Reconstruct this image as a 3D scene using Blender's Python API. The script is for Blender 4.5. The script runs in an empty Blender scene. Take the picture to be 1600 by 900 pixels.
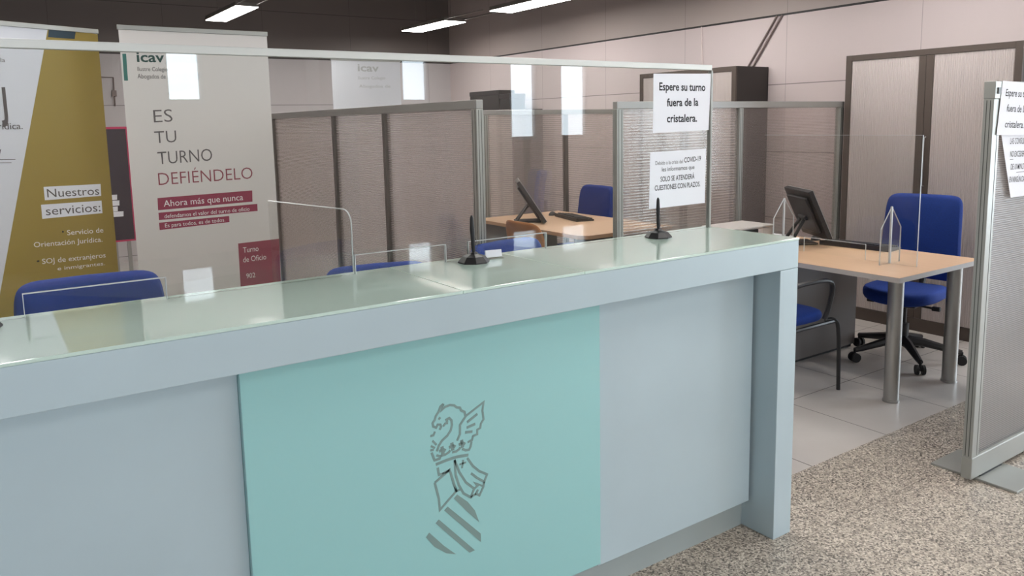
import bpy, bmesh, math, random
from mathutils import Vector, Matrix
random.seed(7)
PI = math.pi
scene = bpy.context.scene
COL = scene.collection

# ------------------------------------------------------------------ camera
H = 1.56
YAW, PITCH, ROLL = math.radians(34.394), math.radians(7.786), math.radians(-1.118)
FPX, CY = 1225.5, 360.5
fw = Vector((math.sin(YAW)*math.cos(PITCH), math.cos(YAW)*math.cos(PITCH), -math.sin(PITCH)))
rt = Vector((math.cos(YAW), -math.sin(YAW), 0))
up = rt.cross(fw)
rt, up = math.cos(ROLL)*rt + math.sin(ROLL)*up, -math.sin(ROLL)*rt + math.cos(ROLL)*up
cd = bpy.data.cameras.new('camera'); cam = bpy.data.objects.new('camera', cd); COL.objects.link(cam)
cd.sensor_width = 36; cd.lens = FPX*36/1600; cd.shift_y = -(450-CY)/1600; cd.clip_start = .05
cam.matrix_world = Matrix(((rt.x, up.x, -fw.x, 0), (rt.y, up.y, -fw.y, 0), (rt.z, up.z, -fw.z, H), (0, 0, 0, 1)))
scene.camera = cam

# ------------------------------------------------------------------ light and exposure
vs = scene.view_settings
scene.display_settings.display_device = 'sRGB'
vs.view_transform = 'Standard'; vs.look = 'None'; vs.gamma = 1; vs.use_curve_mapping = False
vs.exposure = 0.0
SKY_STRENGTH = 10.0
LAMP_STRENGTH = 25.0
w = bpy.data.worlds.new('overcast_sky'); scene.world = w; w.use_nodes = True
bg = w.node_tree.nodes['Background']; bg.inputs[0].default_value = (.80, .91, 1, 1); bg.inputs[1].default_value = SKY_STRENGTH
scene.cycles.use_denoising = True
scene.cycles.max_bounces = 10; scene.cycles.diffuse_bounces = 5; scene.cycles.glossy_bounces = 4
scene.cycles.transmission_bounces = 8; scene.cycles.transparent_max_bounces = 24
scene.cycles.caustics_reflective = False; scene.cycles.caustics_refractive = False
scene.cycles.sample_clamp_indirect = 6

def portal(name, loc, rot, sx, sy):
    l = bpy.data.lights.new(name, 'AREA'); l.shape = 'RECTANGLE'; l.size = sx; l.size_y = sy
    l.cycles.is_portal = True
    o = bpy.data.objects.new(name, l); COL.objects.link(o); o.location = loc; o.rotation_euler = rot
    return o

# ------------------------------------------------------------------ picking points on the real planes
C0 = Vector((0, 0, H))
def ray(px, py): return (px-800)/FPX*rt - (py-CY)/FPX*up + fw
def at_y(px, py, Y): d = ray(px, py); return C0 + d*(Y/d.y)
def at_x(px, py, X): d = ray(px, py); return C0 + d*(X/d.x)
def at_z(px, py, z): d = ray(px, py); return C0 + d*((z-H)/d.z)
def at_plane(px, py, p, n): d = ray(px, py); return C0 + d*((p-C0).dot(n)/d.dot(n))

# ------------------------------------------------------------------ materials
def srgb(r, g, b):
    f = lambda c: c/12.92 if c <= .04045 else ((c+.055)/1.055)**2.4
    return (f(r/255), f(g/255), f(b/255), 1)
def mat(name, col, rough=.5, metal=0, spec=.5, noise=0, nscale=30, bump=0, bscale=200, coat=0):
    m = bpy.data.materials.new(name); m.use_nodes = True
    nt = m.node_tree; N = nt.nodes; L = nt.links; b = N['Principled BSDF']
    col = col if len(col) == 4 else (*col, 1)
    b.inputs['Base Color'].default_value = col; b.inputs['Roughness'].default_value = rough
    b.inputs['Metallic'].default_value = metal; b.inputs['Specular IOR Level'].default_value = spec
    b.inputs['Coat Weight'].default_value = coat; b.inputs['Coat Roughness'].default_value = .03
    if noise or bump:
        tc = N.new('ShaderNodeTexCoord')
    if noise:
        n = N.new('ShaderNodeTexNoise'); n.inputs['Scale'].default_value = nscale; n.inputs['Detail'].default_value = 4
        L.new(tc.outputs['Object'], n.inputs['Vector'])
        r = N.new('ShaderNodeMapRange'); r.inputs['From Min'].default_value = .3; r.inputs['From Max'].default_value = .7
        r.inputs['To Min'].default_value = 1-noise; r.inputs['To Max'].default_value = 1+noise
        L.new(n.outputs['Fac'], r.inputs['Value'])
        v = N.new('ShaderNodeVectorMath'); v.operation = 'SCALE'; v.inputs[0].default_value = col[:3]
        L.new(r.outputs[0], v.inputs['Scale']); L.new(v.outputs[0], b.inputs['Base Color'])
    if bump:
        n = N.new('ShaderNodeTexNoise'); n.inputs['Scale'].default_value = bscale
        L.new(tc.outputs['Object'], n.inputs['Vector'])
        bp = N.new('ShaderNodeBump'); bp.inputs['Strength'].default_value = bump; bp.inputs['Distance'].default_value = .002
        L.new(n.outputs['Fac'], bp.inputs['Height']); L.new(bp.outputs[0], b.inputs['Normal'])
    return m
def M2(N, L, op, a, b=None, c=None):
    n = N.new('ShaderNodeMath'); n.operation = op
    for i, v in enumerate((a, b, c)):
        if v is None: continue
        if isinstance(v, (int, float)): n.inputs[i].default_value = v
        else: L.new(v, n.inputs[i])
    return n.outputs[0]
def mixcol(N, L, fac, a, b):
    n = N.new('ShaderNodeMix'); n.data_type = 'RGBA'
    L.new(fac, n.inputs[0])
    for s, v in ((6, a), (7, b)):
        if isinstance(v, tuple): n.inputs[s].default_value = v
        else: L.new(v, n.inputs[s])
    return n.outputs[2]

def wall_mat(name, low, high, axis, vpitch=1.2):
    m = mat(name, low, .55, noise=0)
    nt = m.node_tree; N = nt.nodes; L = nt.links; b = N['Principled BSDF']
    g = N.new('ShaderNodeNewGeometry'); s = N.new('ShaderNodeSeparateXYZ'); L.new(g.outputs['Position'], s.inputs[0])
    z = s.outputs['Z']; h = s.outputs[axis]
    n = N.new('ShaderNodeTexNoise'); n.inputs['Scale'].default_value = .8; L.new(g.outputs['Position'], n.inputs['Vector'])
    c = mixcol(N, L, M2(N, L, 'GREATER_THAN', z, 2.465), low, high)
    # joints between the wall panels: a wide one at 2.465 m, fine ones every 0.6 m
    wide = M2(N, L, 'LESS_THAN', M2(N, L, 'ABSOLUTE', M2(N, L, 'SUBTRACT', z, 2.465)), .009)
    zz = M2(N, L, 'ABSOLUTE', M2(N, L, 'SUBTRACT', M2(N, L, 'PINGPONG', M2(N, L, 'SUBTRACT', z, 1.86), .3), 0))
    fine = M2(N, L, 'LESS_THAN', zz, .004)
    hh = M2(N, L, 'PINGPONG', M2(N, L, 'ADD', h, .35), vpitch/2)
    vert = M2(N, L, 'MULTIPLY', M2(N, L, 'LESS_THAN', hh, .003), .35)
    j = M2(N, L, 'MAXIMUM', M2(N, L, 'MAXIMUM', wide, M2(N, L, 'MULTIPLY', fine, .6)), vert)
    c = mixcol(N, L, j, c, (.012, .010, .010, 1))
    L.new(c, b.inputs['Base Color'])
    return m

def granite_mat():
    m = mat('speckled_granite', (.3, .28, .25), .38)
    nt = m.node_tree; N = nt.nodes; L = nt.links; b = N['Principled BSDF']
    g = N.new('ShaderNodeNewGeometry'); P = g.outputs['Position']
    v = N.new('ShaderNodeTexVoronoi'); v.inputs['Scale'].default_value = 165; L.new(P, v.inputs['Vector'])
    sp = N.new('ShaderNodeSeparateColor'); L.new(v.outputs['Color'], sp.inputs[0])
    r = N.new('ShaderNodeValToRGB'); r.color_ramp.interpolation = 'CONSTANT'
    e = r.color_ramp.elements; e[0].position = 0; e[0].color = srgb(66, 60, 57); e[1].position = .16; e[1].color = srgb(124, 115, 107)
    for p, c in ((.36, srgb(160, 149, 137)), (.62, srgb(188, 178, 164)), (.87, srgb(212, 203, 190))):
        x = e.new(p); x.color = c
    L.new(sp.outputs[0], r.inputs[0])
    n = N.new('ShaderNodeTexNoise'); n.inputs['Scale'].default_value = 14; n.inputs['Detail'].default_value = 3; L.new(P, n.inputs['Vector'])
    c = mixcol(N, L, M2(N, L, 'MULTIPLY', n.outputs['Fac'], .30), r.outputs[0], srgb(164, 150, 134))
    s = N.new('ShaderNodeSeparateXYZ'); L.new(P, s.inputs[0])
    jx = M2(N, L, 'LESS_THAN', M2(N, L, 'PINGPONG', M2(N, L, 'SUBTRACT', s.outputs[0], 2.845), .3), .0016)
    jy = M2(N, L, 'LESS_THAN', M2(N, L, 'PINGPONG', M2(N, L, 'SUBTRACT', s.outputs[1], 1.66), .3), .0016)
    c = mixcol(N, L, M2(N, L, 'MULTIPLY', M2(N, L, 'MAXIMUM', jx, jy), .6), c, srgb(70, 62, 56))
    L.new(c, b.inputs['Base Color'])
    return m
def tile_mat():
    m = mat('pale_floor_tile', srgb(190, 183, 178), .28)
    nt = m.node_tree; N = nt.nodes; L = nt.links; b = N['Principled BSDF']
    g = N.new('ShaderNodeNewGeometry'); P = g.outputs['Position']
    s = N.new('ShaderNodeSeparateXYZ'); L.new(P, s.inputs[0])
    n = N.new('ShaderNodeTexNoise'); n.inputs['Scale'].default_value = 3; n.inputs['Detail'].default_value = 5; L.new(P, n.inputs['Vector'])
    c = mixcol(N, L, n.outputs['Fac'], srgb(180, 173, 168), srgb(197, 191, 186))
    jx = M2(N, L, 'LESS_THAN', M2(N, L, 'PINGPONG', M2(N, L, 'SUBTRACT', s.outputs[0], 3.6), .3), .0025)
    jy = M2(N, L, 'LESS_THAN', M2(N, L, 'PINGPONG', M2(N, L, 'SUBTRACT', s.outputs[1], 2.6), .3), .0025)
    c = mixcol(N, L, M2(N, L, 'MAXIMUM', jx, jy), c, srgb(70, 62, 60))
    L.new(c, b.inputs['Base Color'])
    return m
def glass_mat(name, tint=(.97, .99, .98), f0=.05, boost=1.0):
    m = bpy.data.materials.new(name); m.use_nodes = True
    nt = m.node_tree; N = nt.nodes; L = nt.links; N.clear()
    out = N.new('ShaderNodeOutputMaterial'); mx = N.new('ShaderNodeMixShader')
    t = N.new('ShaderNodeBsdfTransparent'); t.inputs[0].default_value = (*tint, 1)
    g = N.new('ShaderNodeBsdfGlossy'); g.inputs['Roughness'].default_value = .0
    lw = N.new('ShaderNodeLayerWeight'); lw.inputs['Blend'].default_value = .5
    f = M2(N, L, 'POWER', lw.outputs['Facing'], 5)
    f = M2(N, L, 'MULTIPLY_ADD', f, (1-f0)*boost, f0)
    L.new(f, mx.inputs[0]); L.new(t.outputs[0], mx.inputs[1]); L.new(g.outputs[0], mx.inputs[2]); L.new(mx.outputs[0], out.inputs[0])
    return m
def ribbed_mat(name, clear=.45, tint=(.86, .80, .78), body=(.60, .55, .53), pitch=.011, blur=.45):
    # twin-wall polycarbonate: horizontal ribs, half clear, half milky
    m = bpy.data.materials.new(name); m.use_nodes = True
    nt = m.node_tree; N = nt.nodes; L = nt.links; N.clear()
    out = N.new('ShaderNodeOutputMaterial')
    g = N.new('ShaderNodeNewGeometry'); s = N.new('ShaderNodeSeparateXYZ'); L.new(g.outputs['Position'], s.inputs[0])
    rib = M2(N, L, 'MULTIPLY_ADD', M2(N, L, 'SINE', M2(N, L, 'MULTIPLY', s.outputs['Z'], 2*PI/pitch)), .5, .5)
    bp = N.new('ShaderNodeBump'); bp.inputs['Strength'].default_value = .35; bp.inputs['Distance'].default_value = .002
    L.new(rib, bp.inputs['Height'])
    t = N.new('ShaderNodeBsdfTransparent'); t.inputs[0].default_value = (*tint, 1)
    r = N.new('ShaderNodeBsdfRefraction'); r.inputs[0].default_value = (*tint, 1); r.inputs['IOR'].default_value = 1.08; r.inputs['Roughness'].default_value = .2
    L.new(bp.outputs[0], r.inputs['Normal'])
    d = N.new('ShaderNodeBsdfDiffuse'); d.inputs[0].default_value = (*body, 1)
    tl = N.new('ShaderNodeBsdfTranslucent'); tl.inputs[0].default_value = (*body, 1)
    gl = N.new('ShaderNodeBsdfGlossy'); gl.inputs['Roughness'].default_value = .18; L.new(bp.outputs[0], gl.inputs['Normal'])
    def mix(f, a, b):
        n = N.new('ShaderNodeMixShader')
        if isinstance(f, float): n.inputs[0].default_value = f
        else: L.new(f, n.inputs[0])
        L.new(a, n.inputs[1]); L.new(b, n.inputs[2]); return n.outputs[0]
    milky = mix(.5, d.outputs[0], tl.outputs[0])
    see = mix(blur, t.outputs[0], r.outputs[0])
    f = M2(N, L, 'MULTIPLY_ADD', rib, -.24, clear+.12)
    body_ = mix(f, milky, see)
    L.new(mix(.06, body_, gl.outputs[0]), out.inputs[0])
    return m
def emit_mat(name, col, s):
    m = bpy.data.materials.new(name); m.use_nodes = True; b = m.node_tree.nodes['Principled BSDF']
    b.inputs['Base Color'].default_value = (.8, .8, .8, 1)
    b.inputs['Emission Color'].default_value = (*col, 1); b.inputs['Emission Strength'].default_value = s
    return m
def wood_mat(name, a, b_, scale=(1, 14, 14), rough=.35):
    m = mat(name, a, rough)
    nt = m.node_tree; N = nt.nodes; L = nt.links; b = N['Principled BSDF']
    tc = N.new('ShaderNodeTexCoord'); mp = N.new('ShaderNodeMapping'); mp.inputs['Scale'].default_value = scale
    L.new(tc.outputs['Object'], mp.inputs[0])
    n = N.new('ShaderNodeTexNoise'); n.inputs['Scale'].default_value = 4; n.inputs['Detail'].default_value = 6; L.new(mp.outputs[0], n.inputs['Vector'])
    L.new(mixcol(N, L, n.outputs['Fac'], a, b_), b.inputs['Base Color'])
    return m

m_granite = granite_mat(); m_tile = tile_mat()
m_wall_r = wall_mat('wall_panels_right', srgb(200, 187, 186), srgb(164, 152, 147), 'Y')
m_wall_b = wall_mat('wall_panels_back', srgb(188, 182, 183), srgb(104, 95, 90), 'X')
m_hall_wall = mat('hall_wall_paint', srgb(178, 158, 146), .6, noise=.05, nscale=2)
m_ceiling = mat('dark_ceiling', srgb(70, 62, 58), .8)
m_column = mat('column_cladding', srgb(150, 138, 130), .5)
m_winframe = mat('window_frame_metal', srgb(150, 150, 150), .4, .3)
m_alu = mat('satin_aluminium', srgb(156, 157, 152), .40, .35, noise=.04, nscale=4)
m_alu_dark = mat('aluminium_groove', srgb(72, 72, 70), .5, .3)
m_alu_mid = mat('anodised_rail', srgb(150, 148, 145), .4, .35)
m_post_dark = mat('dark_anodised_post', srgb(96, 90, 86), .45, .3)
m_steel = mat('brushed_steel', srgb(170, 170, 168), .3, .8, noise=.05, nscale=6)
m_counter = mat('counter_satin_paint', srgb(177, 194, 201), .42, .10, noise=.035, nscale=2.5)
m_counter_in = mat('counter_grey_side', srgb(140, 143, 142), .45, .1, noise=.03, nscale=3)
m_kick = mat('counter_plinth_grey', srgb(162, 172, 172), .45, .15, noise=.03, nscale=3)
m_teal = mat('aqua_backpainted_glass', srgb(150, 199, 199), .12, 0, .5, coat=.4)
m_top = mat('mint_backpainted_glass', srgb(202, 224, 214), .04, 0, .6, coat=.6)
m_rail = mat('white_rail', srgb(212, 213, 209), .4, .1)
m_top_edge = mat('glass_edge_green', srgb(196, 222, 205), .2)
m_emblem = mat('frosted_grey_print', srgb(122, 146, 143), .35)
m_glass = glass_mat('clear_glass_screen', (.965, .975, .97), .05)
m_acryl = glass_mat('clear_acrylic', (.98, .985, .98), .03)
m_edge = mat('bright_acrylic_edge', srgb(206, 210, 212), .25)
m_rib = ribbed_mat('ribbed_polycarbonate', .70, (.95, .91, .89), (.66, .60, .58), .011, .75)
m_rib_thin = ribbed_mat('thin_ribbed_polycarbonate', .82, (.95, .92, .90), (.66, .60, .58), .018, .30)
m_rib_clear = ribbed_mat('smoked_polycarbonate', .985, (.93, .90, .89), (.58, .53, .51), .011, .2)
m_rib_dense = ribbed_mat('dense_polycarbonate', .50, (.86, .83, .81), (.54, .52, .51), .009, .75)
m_paper = mat('white_paper', srgb(228, 229, 235), .8)
m_ink = mat('black_ink', srgb(32, 32, 38), .7)
m_grey_ink = mat('grey_ink', srgb(88, 84, 84), .7)
m_faint_ink = mat('pale_grey_ink', srgb(176, 178, 178), .7)
m_green_ink = mat('dark_green_ink', srgb(30, 72, 66), .7)
m_teal_ink = mat('teal_ink', srgb(50, 112, 104), .7)
m_maroon = mat('maroon_print', srgb(140, 34, 68), .6)
m_maroon_ink = mat('maroon_ink', srgb(136, 62, 72), .7)
m_maroon_box = mat('dusty_maroon_print', srgb(142, 58, 76), .6)
m_white_ink = mat('white_ink', srgb(232, 226, 224), .7)
m_banner = mat('banner_vinyl', srgb(214, 209, 204), .5)
m_banner_w = mat('banner_white_vinyl', srgb(212, 214, 220), .5)
m_mustard = mat('mustard_print', srgb(150, 128, 54), .55)
m_navy = mat('navy_print', srgb(28, 52, 66), .55)
m_dark_print = mat('dark_photo_print', srgb(40, 34, 48), .4)
m_magenta = mat('magenta_print', srgb(178, 36, 84), .5)
m_brown_metal = mat('brown_steel', srgb(84, 74, 68), .45, .1)
m_black_metal = mat('dark_cabinet_side', srgb(50, 45, 43), .5, .1)
m_tambour = mat('tambour_slats', srgb(190, 180, 176), .4, .1)
m_wood = wood_mat('pale_beech', srgb(230, 194, 160), srgb(218, 178, 142), (12, 1.2, 12))
m_desk_edge = mat('grey_edge_band', srgb(170, 164, 160), .45)
m_desk_edge_w = mat('beech_edge_band', srgb(176, 136, 104), .45)
m_chairwood = wood_mat('orange_beech', srgb(196, 134, 84), srgb(178, 114, 66), (3, 3, 20))
m_blue = mat('blue_fabric', srgb(8, 48, 126), .85, noise=.12, nscale=160, bump=.25, bscale=500)
m_black = mat('black_plastic', srgb(30, 29, 31), .4)
m_blackm = mat('matt_black_plastic', srgb(22, 22, 24), .6)
m_screen = mat('glossy_black_screen', srgb(14, 14, 18), .08)
m_bezel = mat('silver_bezel', srgb(176, 176, 178), .35, .4)
m_ped = mat('grey_melamine', srgb(104, 98, 95), .5)
m_printer = mat('printer_white', srgb(214, 208, 204), .5)
m_cable = mat('white_cable', srgb(214, 200, 196), .5)
m_conduit = mat('grey_conduit', srgb(120, 106, 102), .5)
m_lamp = emit_mat('lamp_diffuser', (1, .965, .93), LAMP_STRENGTH)
m_lampbody = mat('lamp_housing', srgb(120, 114, 108), .4, .3)
m_green_led = mat('green_display', srgb(60, 110, 100), .3)
m_carton = mat('white_carton', srgb(206, 200, 200), .7)

# ------------------------------------------------------------------ mesh helpers
def bm_(): return bmesh.new()
def bx(bm, x0, x1, y0, y1, z0, z1, bev=0, M=None):
    t = bmesh.new(); bmesh.ops.create_cube(t, size=1)
    for v in t.verts: v.co = Vector(((x0+x1)/2+v.co.x*(x1-x0), (y0+y1)/2+v.co.y*(y1-y0), (z0+z1)/2+v.co.z*(z1-z0)))
    if bev: bmesh.ops.bevel(t, geom=t.edges[:], offset=bev, segments=2, affect='EDGES', profile=.5)
    if M: t.transform(M)
    merge(bm, t); return bm
def merge(bm, t):
    me = bpy.data.meshes.new('tmp'); t.to_mesh(me); t.free(); bm.from_mesh(me); bpy.data.meshes.remove(me)
def tube(bm, pts, r, n=10, cap=True):
    pts = [Vector(p) for p in pts]; rings = []
    rr = r if isinstance(r, (list, tuple)) else [r]*len(pts)
    prev = None
    for i, p in enumerate(pts):
        d = (pts[min(i+1, len(pts)-1)] - pts[max(i-1, 0)]).normalized()
        if prev is None:
            a = Vector((0, 0, 1)) if abs(d.z) < .9 else Vector((1, 0, 0)); u = d.cross(a).normalized()
        else:
            u = (prev - d*prev.dot(d)).normalized()
        prev = u; v = d.cross(u)
        rings.append([bm.verts.new(p + (u*math.cos(2*PI*k/n)+v*math.sin(2*PI*k/n))*rr[i]) for k in range(n)])
    for a, b in zip(rings, rings[1:]):
        for k in range(n): bm.faces.new((a[k], a[(k+1) % n], b[(k+1) % n], b[k]))
    if cap: bm.faces.new(rings[0][::-1]); bm.faces.new(rings[-1])
    return bm
def smooth_path(pts, it=2):
    pts = [Vector(p) for p in pts]
    for _ in range(it):
        q = [pts[0]]
        for a, b in zip(pts, pts[1:]): q += [a*.75+b*.25, a*.25+b*.75]
        pts = q + [pts[-1]]
    return pts
def lathe(bm, prof, c=(0, 0, 0), n=20, phase=0):
    c = Vector(c); rings = []
    for r, z in prof: rings.append([bm.verts.new(c+Vector((r*math.cos(phase+2*PI*k/n), r*math.sin(phase+2*PI*k/n), z))) for k in range(n)])
    for a, b in zip(rings, rings[1:]):
        for k in range(n): bm.faces.new((a[k], a[(k+1) % n], b[(k+1) % n], b[k]))
    bm.faces.new(rings[0][::-1]); bm.faces.new(rings[-1]); return bm
def prism(bm, pts, d):
    """polygon of 3D points extruded by the vector d"""
    d = Vector(d); a = [bm.verts.new(Vector(p)) for p in pts]; b = [bm.verts.new(Vector(p)+d) for p in pts]
    n = len(a); bm.faces.new(a); bm.faces.new(b[::-1])
    for k in range(n): bm.faces.new((a[k], b[k], b[(k+1) % n], a[(k+1) % n]))
    return bm
def ribbon(bm, pts, wd, n, d):
    """flat stroke along 3D points, width wd, in the plane of normal n, thickness vector d"""
    pts = [Vector(p) for p in pts]; n = Vector(n); Lf = []; Rt = []
    for i, p in enumerate(pts):
        a = (pts[i]-pts[i-1]).normalized() if i else None
        b = (pts[i+1]-pts[i]).normalized() if i+1 < len(pts) else None
        t = ((a or b)+(b or a)).normalized() if (a or b) and ((a or b)+(b or a)).length > 1e-6 else (a or b)
        s = n.cross(t).normalized(); k = 1/max(.5, abs(t.dot(b or a)))
        Lf.append(p+s*wd/2*k); Rt.append(p-s*wd/2*k)
    for i in range(len(pts)-1): prism(bm, [Lf[i], Lf[i+1], Rt[i+1], Rt[i]], d)
    return bm
def recalc(bm): bmesh.ops.recalc_face_normals(bm, faces=bm.faces[:])

def obj(name, bm, m, parent=None, smooth=False, world=False):
    recalc(bm)
    if world and parent is not None: bm.transform(tfm(parent).inverted())
    me = bpy.data.meshes.new(name); bm.to_mesh(me); bm.free()
    ms = m if isinstance(m, (list, tuple)) else [m]
    for x in ms: me.materials.append(x)
    if smooth:
        for p in me.polygons: p.use_smooth = True
        me.set_sharp_from_angle(angle=math.radians(40))
    o = bpy.data.objects.new(name, me); COL.objects.link(o)
    if parent is not None: o.parent = parent
    return o
def tfm(o):
    M = Matrix.LocRotScale(o.location, o.rotation_euler, o.scale)
    return (tfm(o.parent) @ M) if o.parent else M
def thing(name, label, cat, loc=(0, 0, 0), rz=0, group=None):
    o = bpy.data.objects.new(name, None); COL.objects.link(o); o.location = loc; o.rotation_euler = (0, 0, rz)
    o.empty_display_size = .1
    return tag(o, label, cat, group)
def tag(o, label, cat, group=None):
    o['label'] = label; o['category'] = cat
    if group: o['group'] = group
    return o
def struct(name, bm, m, parent=None):
    o = obj(name, bm, m, parent)
    if parent is None: o['kind'] = 'structure'
    return o
def children(o): return [c for c in bpy.data.objects if c.parent == o]
def dup(root, loc, rz, label, group=None):
    r = root.copy(); COL.objects.link(r); r.location = loc; r.rotation_euler = (0, 0, rz); r['label'] = label
    if group: r['group'] = group
    for ch in children(root):
        c = ch.copy(); COL.objects.link(c); c.parent = r
        for g in children(ch):
            d = g.copy(); COL.objects.link(d); d.parent = c
    return r

def text_bm(lines, size=1, bold=0, shear=0, align='LEFT', space=1.0):
    """lettering outline from the built-in font as flat polygons, in x-y, first baseline at y=0"""
    cu = bpy.data.curves.new('lettering', 'FONT'); cu.body = lines; cu.size = size; cu.align_x = align
    cu.offset = bold; cu.shear = shear; cu.resolution_u = 3; cu.space_character = space
    o = bpy.data.objects.new('lettering', cu); COL.objects.link(o)
    dg = bpy.context.evaluated_depsgraph_get(); dg.update()
    me = bpy.data.meshes.new_from_object(o.evaluated_get(dg))
    b = bmesh.new(); b.from_mesh(me)
    bpy.data.objects.remove(o); bpy.data.curves.remove(cu); bpy.data.meshes.remove(me)
    return b
def put_text(bm, s, p0, p1, cap, ux, uz, nrm, bold=0, shear=0, lift=.0012):
    """s on a surface from p0 to p1 (ends of the baseline), capitals cap metres tall"""
    t = text_bm(s, 1, bold, shear)
    xs = [v.co.x for v in t.verts]; x0, x1 = min(xs), max(xs)
    wd = (Vector(p1)-Vector(p0)).length; kx = wd/(x1-x0); ky = cap/.73
    ux = (Vector(p1)-Vector(p0)).normalized()
    p0 = Vector(p0)+Vector(nrm)*lift
    for v in t.verts: v.co = p0 + ux*((v.co.x-x0)*kx) + Vector(uz)*(v.co.y*ky)
    merge(bm, t); return bm

# ================================================================== THE ROOM
XR, YB, ZC = 6.02, 10.35, 4.2
YSPLIT = 2.02
struct('floor', bx(bm_(), -4, 9.6, -6, YSPLIT, -.1, 0), m_granite)
struct('floor.001', bx(bm_(), -4, XR, YSPLIT, YB, -.1, 0), m_tile)
struct('ceiling', bx(bm_(), -4.1, 9.7, -6.1, YB+.1, ZC, ZC+.1), m_ceiling)
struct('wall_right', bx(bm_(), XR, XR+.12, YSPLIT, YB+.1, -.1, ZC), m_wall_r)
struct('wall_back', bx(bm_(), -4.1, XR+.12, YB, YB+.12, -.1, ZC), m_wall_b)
struct('wall_left', bx(bm_(), -4.12, -4, -6.1, YB+.1, -.1, ZC), m_hall_wall)
struct('wall_return', bx(bm_(), XR+.12, 9.7, YSPLIT, YSPLIT+.12, -.1, ZC), m_hall_wall)

# public hall walls, partly glazed for light, behind and to the right of the viewer
def window(name, p0, p1, z0, z1, nbar, nrm):
    """frame and glazing bars in an opening between the plan points p0 and p1"""
    b = bm_(); p0 = Vector(p0); p1 = Vector(p1); u = (p1-p0).normalized(); L = (p1-p0).length
    def bar(s0, s1, a, c):
        A = p0+u*s0; B = p0+u*s1; q = Vector(nrm)*.03
        xs = [A.x-abs(q.x), B.x+abs(q.x)]; ys = [A.y-abs(q.y), B.y+abs(q.y)]
        bx(b, min(xs), max(xs), min(ys), max(ys), a, c)
    bar(0, L, z0, z0+.05); bar(0, L, z1-.05, z1); bar(0, .05, z0+.05, z1-.05); bar(L-.05, L, z0+.05, z1-.05)
    for k in range(1, nbar): bar(L*k/nbar-.02, L*k/nbar+.02, z0+.05, z1-.05)
    return struct(name, b, m_winframe)
front = [(-2.9, -.05, .5), (2.0, 2.46, 1.88), (5.15, 5.62, 1.88), (7.03, 7.57, 1.3), (8.03, 8.62, 1.3)]   # window openings in the far hall wall; first one added to light the counter
ZT = 2.9
b = bm_(); x = -4.1
for a, c, ZS in front:
    bx(b, x, a, -6.12, -6, -.1, ZC); bx(b, a, c, -6.12, -6, -.1, ZS); bx(b, a, c, -6.12, -6, ZT, ZC); x = c
bx(b, x, 9.7, -6.12, -6, -.1, ZC)
struct('wall_front', b, m_hall_wall)
for i, (a, c, ZS) in enumerate(front):
    window('window_%d' % (i+1), (a, -6.06, 0), (c, -6.06, 0), ZS, ZT, 1 if c-a < .8 else 2, (0, 1, 0))
    portal('window_daylight', ((a+c)/2, -6.2, (ZS+ZT)/2), (PI/2, 0, 0), c-a, ZT-ZS)
side = [(-3.2, -1.0), (-.6, 1.7)]  # unseen side windows, added and sized for daylight on the counter
b = bm_(); y = -6.1
for a, c in side:
    bx(b, 9.6, 9.72, y, a, -.1, ZC); bx(b, 9.6, 9.72, a, c, -.1, .2); bx(b, 9.6, 9.72, a, c, 3.7, ZC); y = c
bx(b, 9.6, 9.72, y, YSPLIT+.12, -.1, ZC)
struct('wall_hall_right', b, m_hall_wall)
for i, (a, c) in enumerate(side):
    window('window_%d' % (i+6), (9.66, a, 0), (9.66, c, 0), .2, 3.7, 2, (1, 0, 0))
    portal('window_daylight', (9.8, (a+c)/2, 1.95), (0, PI/2, 0), 3.5, c-a)
struct('column', bx(bm_(), 3.1, 3.5, -4.2, -3.8, 0, ZC, .01), m_column)

# ================================================================== RECEPTION COUNTER
XL, XE, YF, YK = -.40, 2.436, 1.725, 2.165
YG = 2.13                                                # plane of the glass screen
counter = thing('reception_counter', 'long pale grey reception counter with mint glass top and aqua front panel', 'counter', (1.02, 1.95, 0))
obj('fascia', bx(bm_(), XL, XE, YF, YK, 1.0225, 1.123, .002), m_counter, counter, world=True)
for a in (XE-.101, XL):
    b = bx(bm_(), a, a+.101, YF, YK-.01, 0, 1.0215, .002)
    obj('pillar', b, m_counter, counter, world=True)
for a, c in ((XL, 1.0215), (1.0235, 1.431), (1.433, XE)):
    t = obj('glass_top', bx(bm_(), a, c, YF-.002, YK, 1.1235, 1.1315, .0012), m_top, counter, world=True)
ZP = .118
obj('front_panel', bx(bm_(), XL+.113, .4650, 1.83, 1.848, ZP, 1.0225, .001), m_counter, counter, world=True)
obj('front_panel', bx(bm_(), 1.568, 2.322, 1.83, 1.848, ZP, 1.0225, .0015), m_counter, counter, world=True)
obj('body', bx(bm_(), XL+.103, 2.333, 1.8485, 2.13, ZP+.004, 1.0222), m_counter_in, counter, world=True)
obj('plinth', bx(bm_(), XL+.101, 2.335, 1.873, 2.12, 0, ZP+.003), m_kick, counter, world=True)
aqua = obj('glass_panel', bx(bm_(), .4655, 1.5645, 1.812, 1.8475, .136, 1.0223, .0015), m_teal, counter, world=True)
aqua['label'] = 'aqua glass panel with grey winged dragon emblem'
b = bx(bm_(), XL+.1, 2.30, YK+.001, 2.78, .715, .74, .002)
obj('worktop', b, m_counter_in, counter, world=True)
for X in (-.3, .95, 2.2): obj('leg', bx(bm_(), X, X+.05, 2.68, 2.73, 0, .715), m_alu_mid, counter, world=True)
b = lathe(bm_(), [(.006, 0), (.009, .004), (.009, .012), (.004, .014)], (2.29, 1.8, 1.005), 10)
obj('cable_gland', b, m_blackm, counter, True, True)
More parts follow.
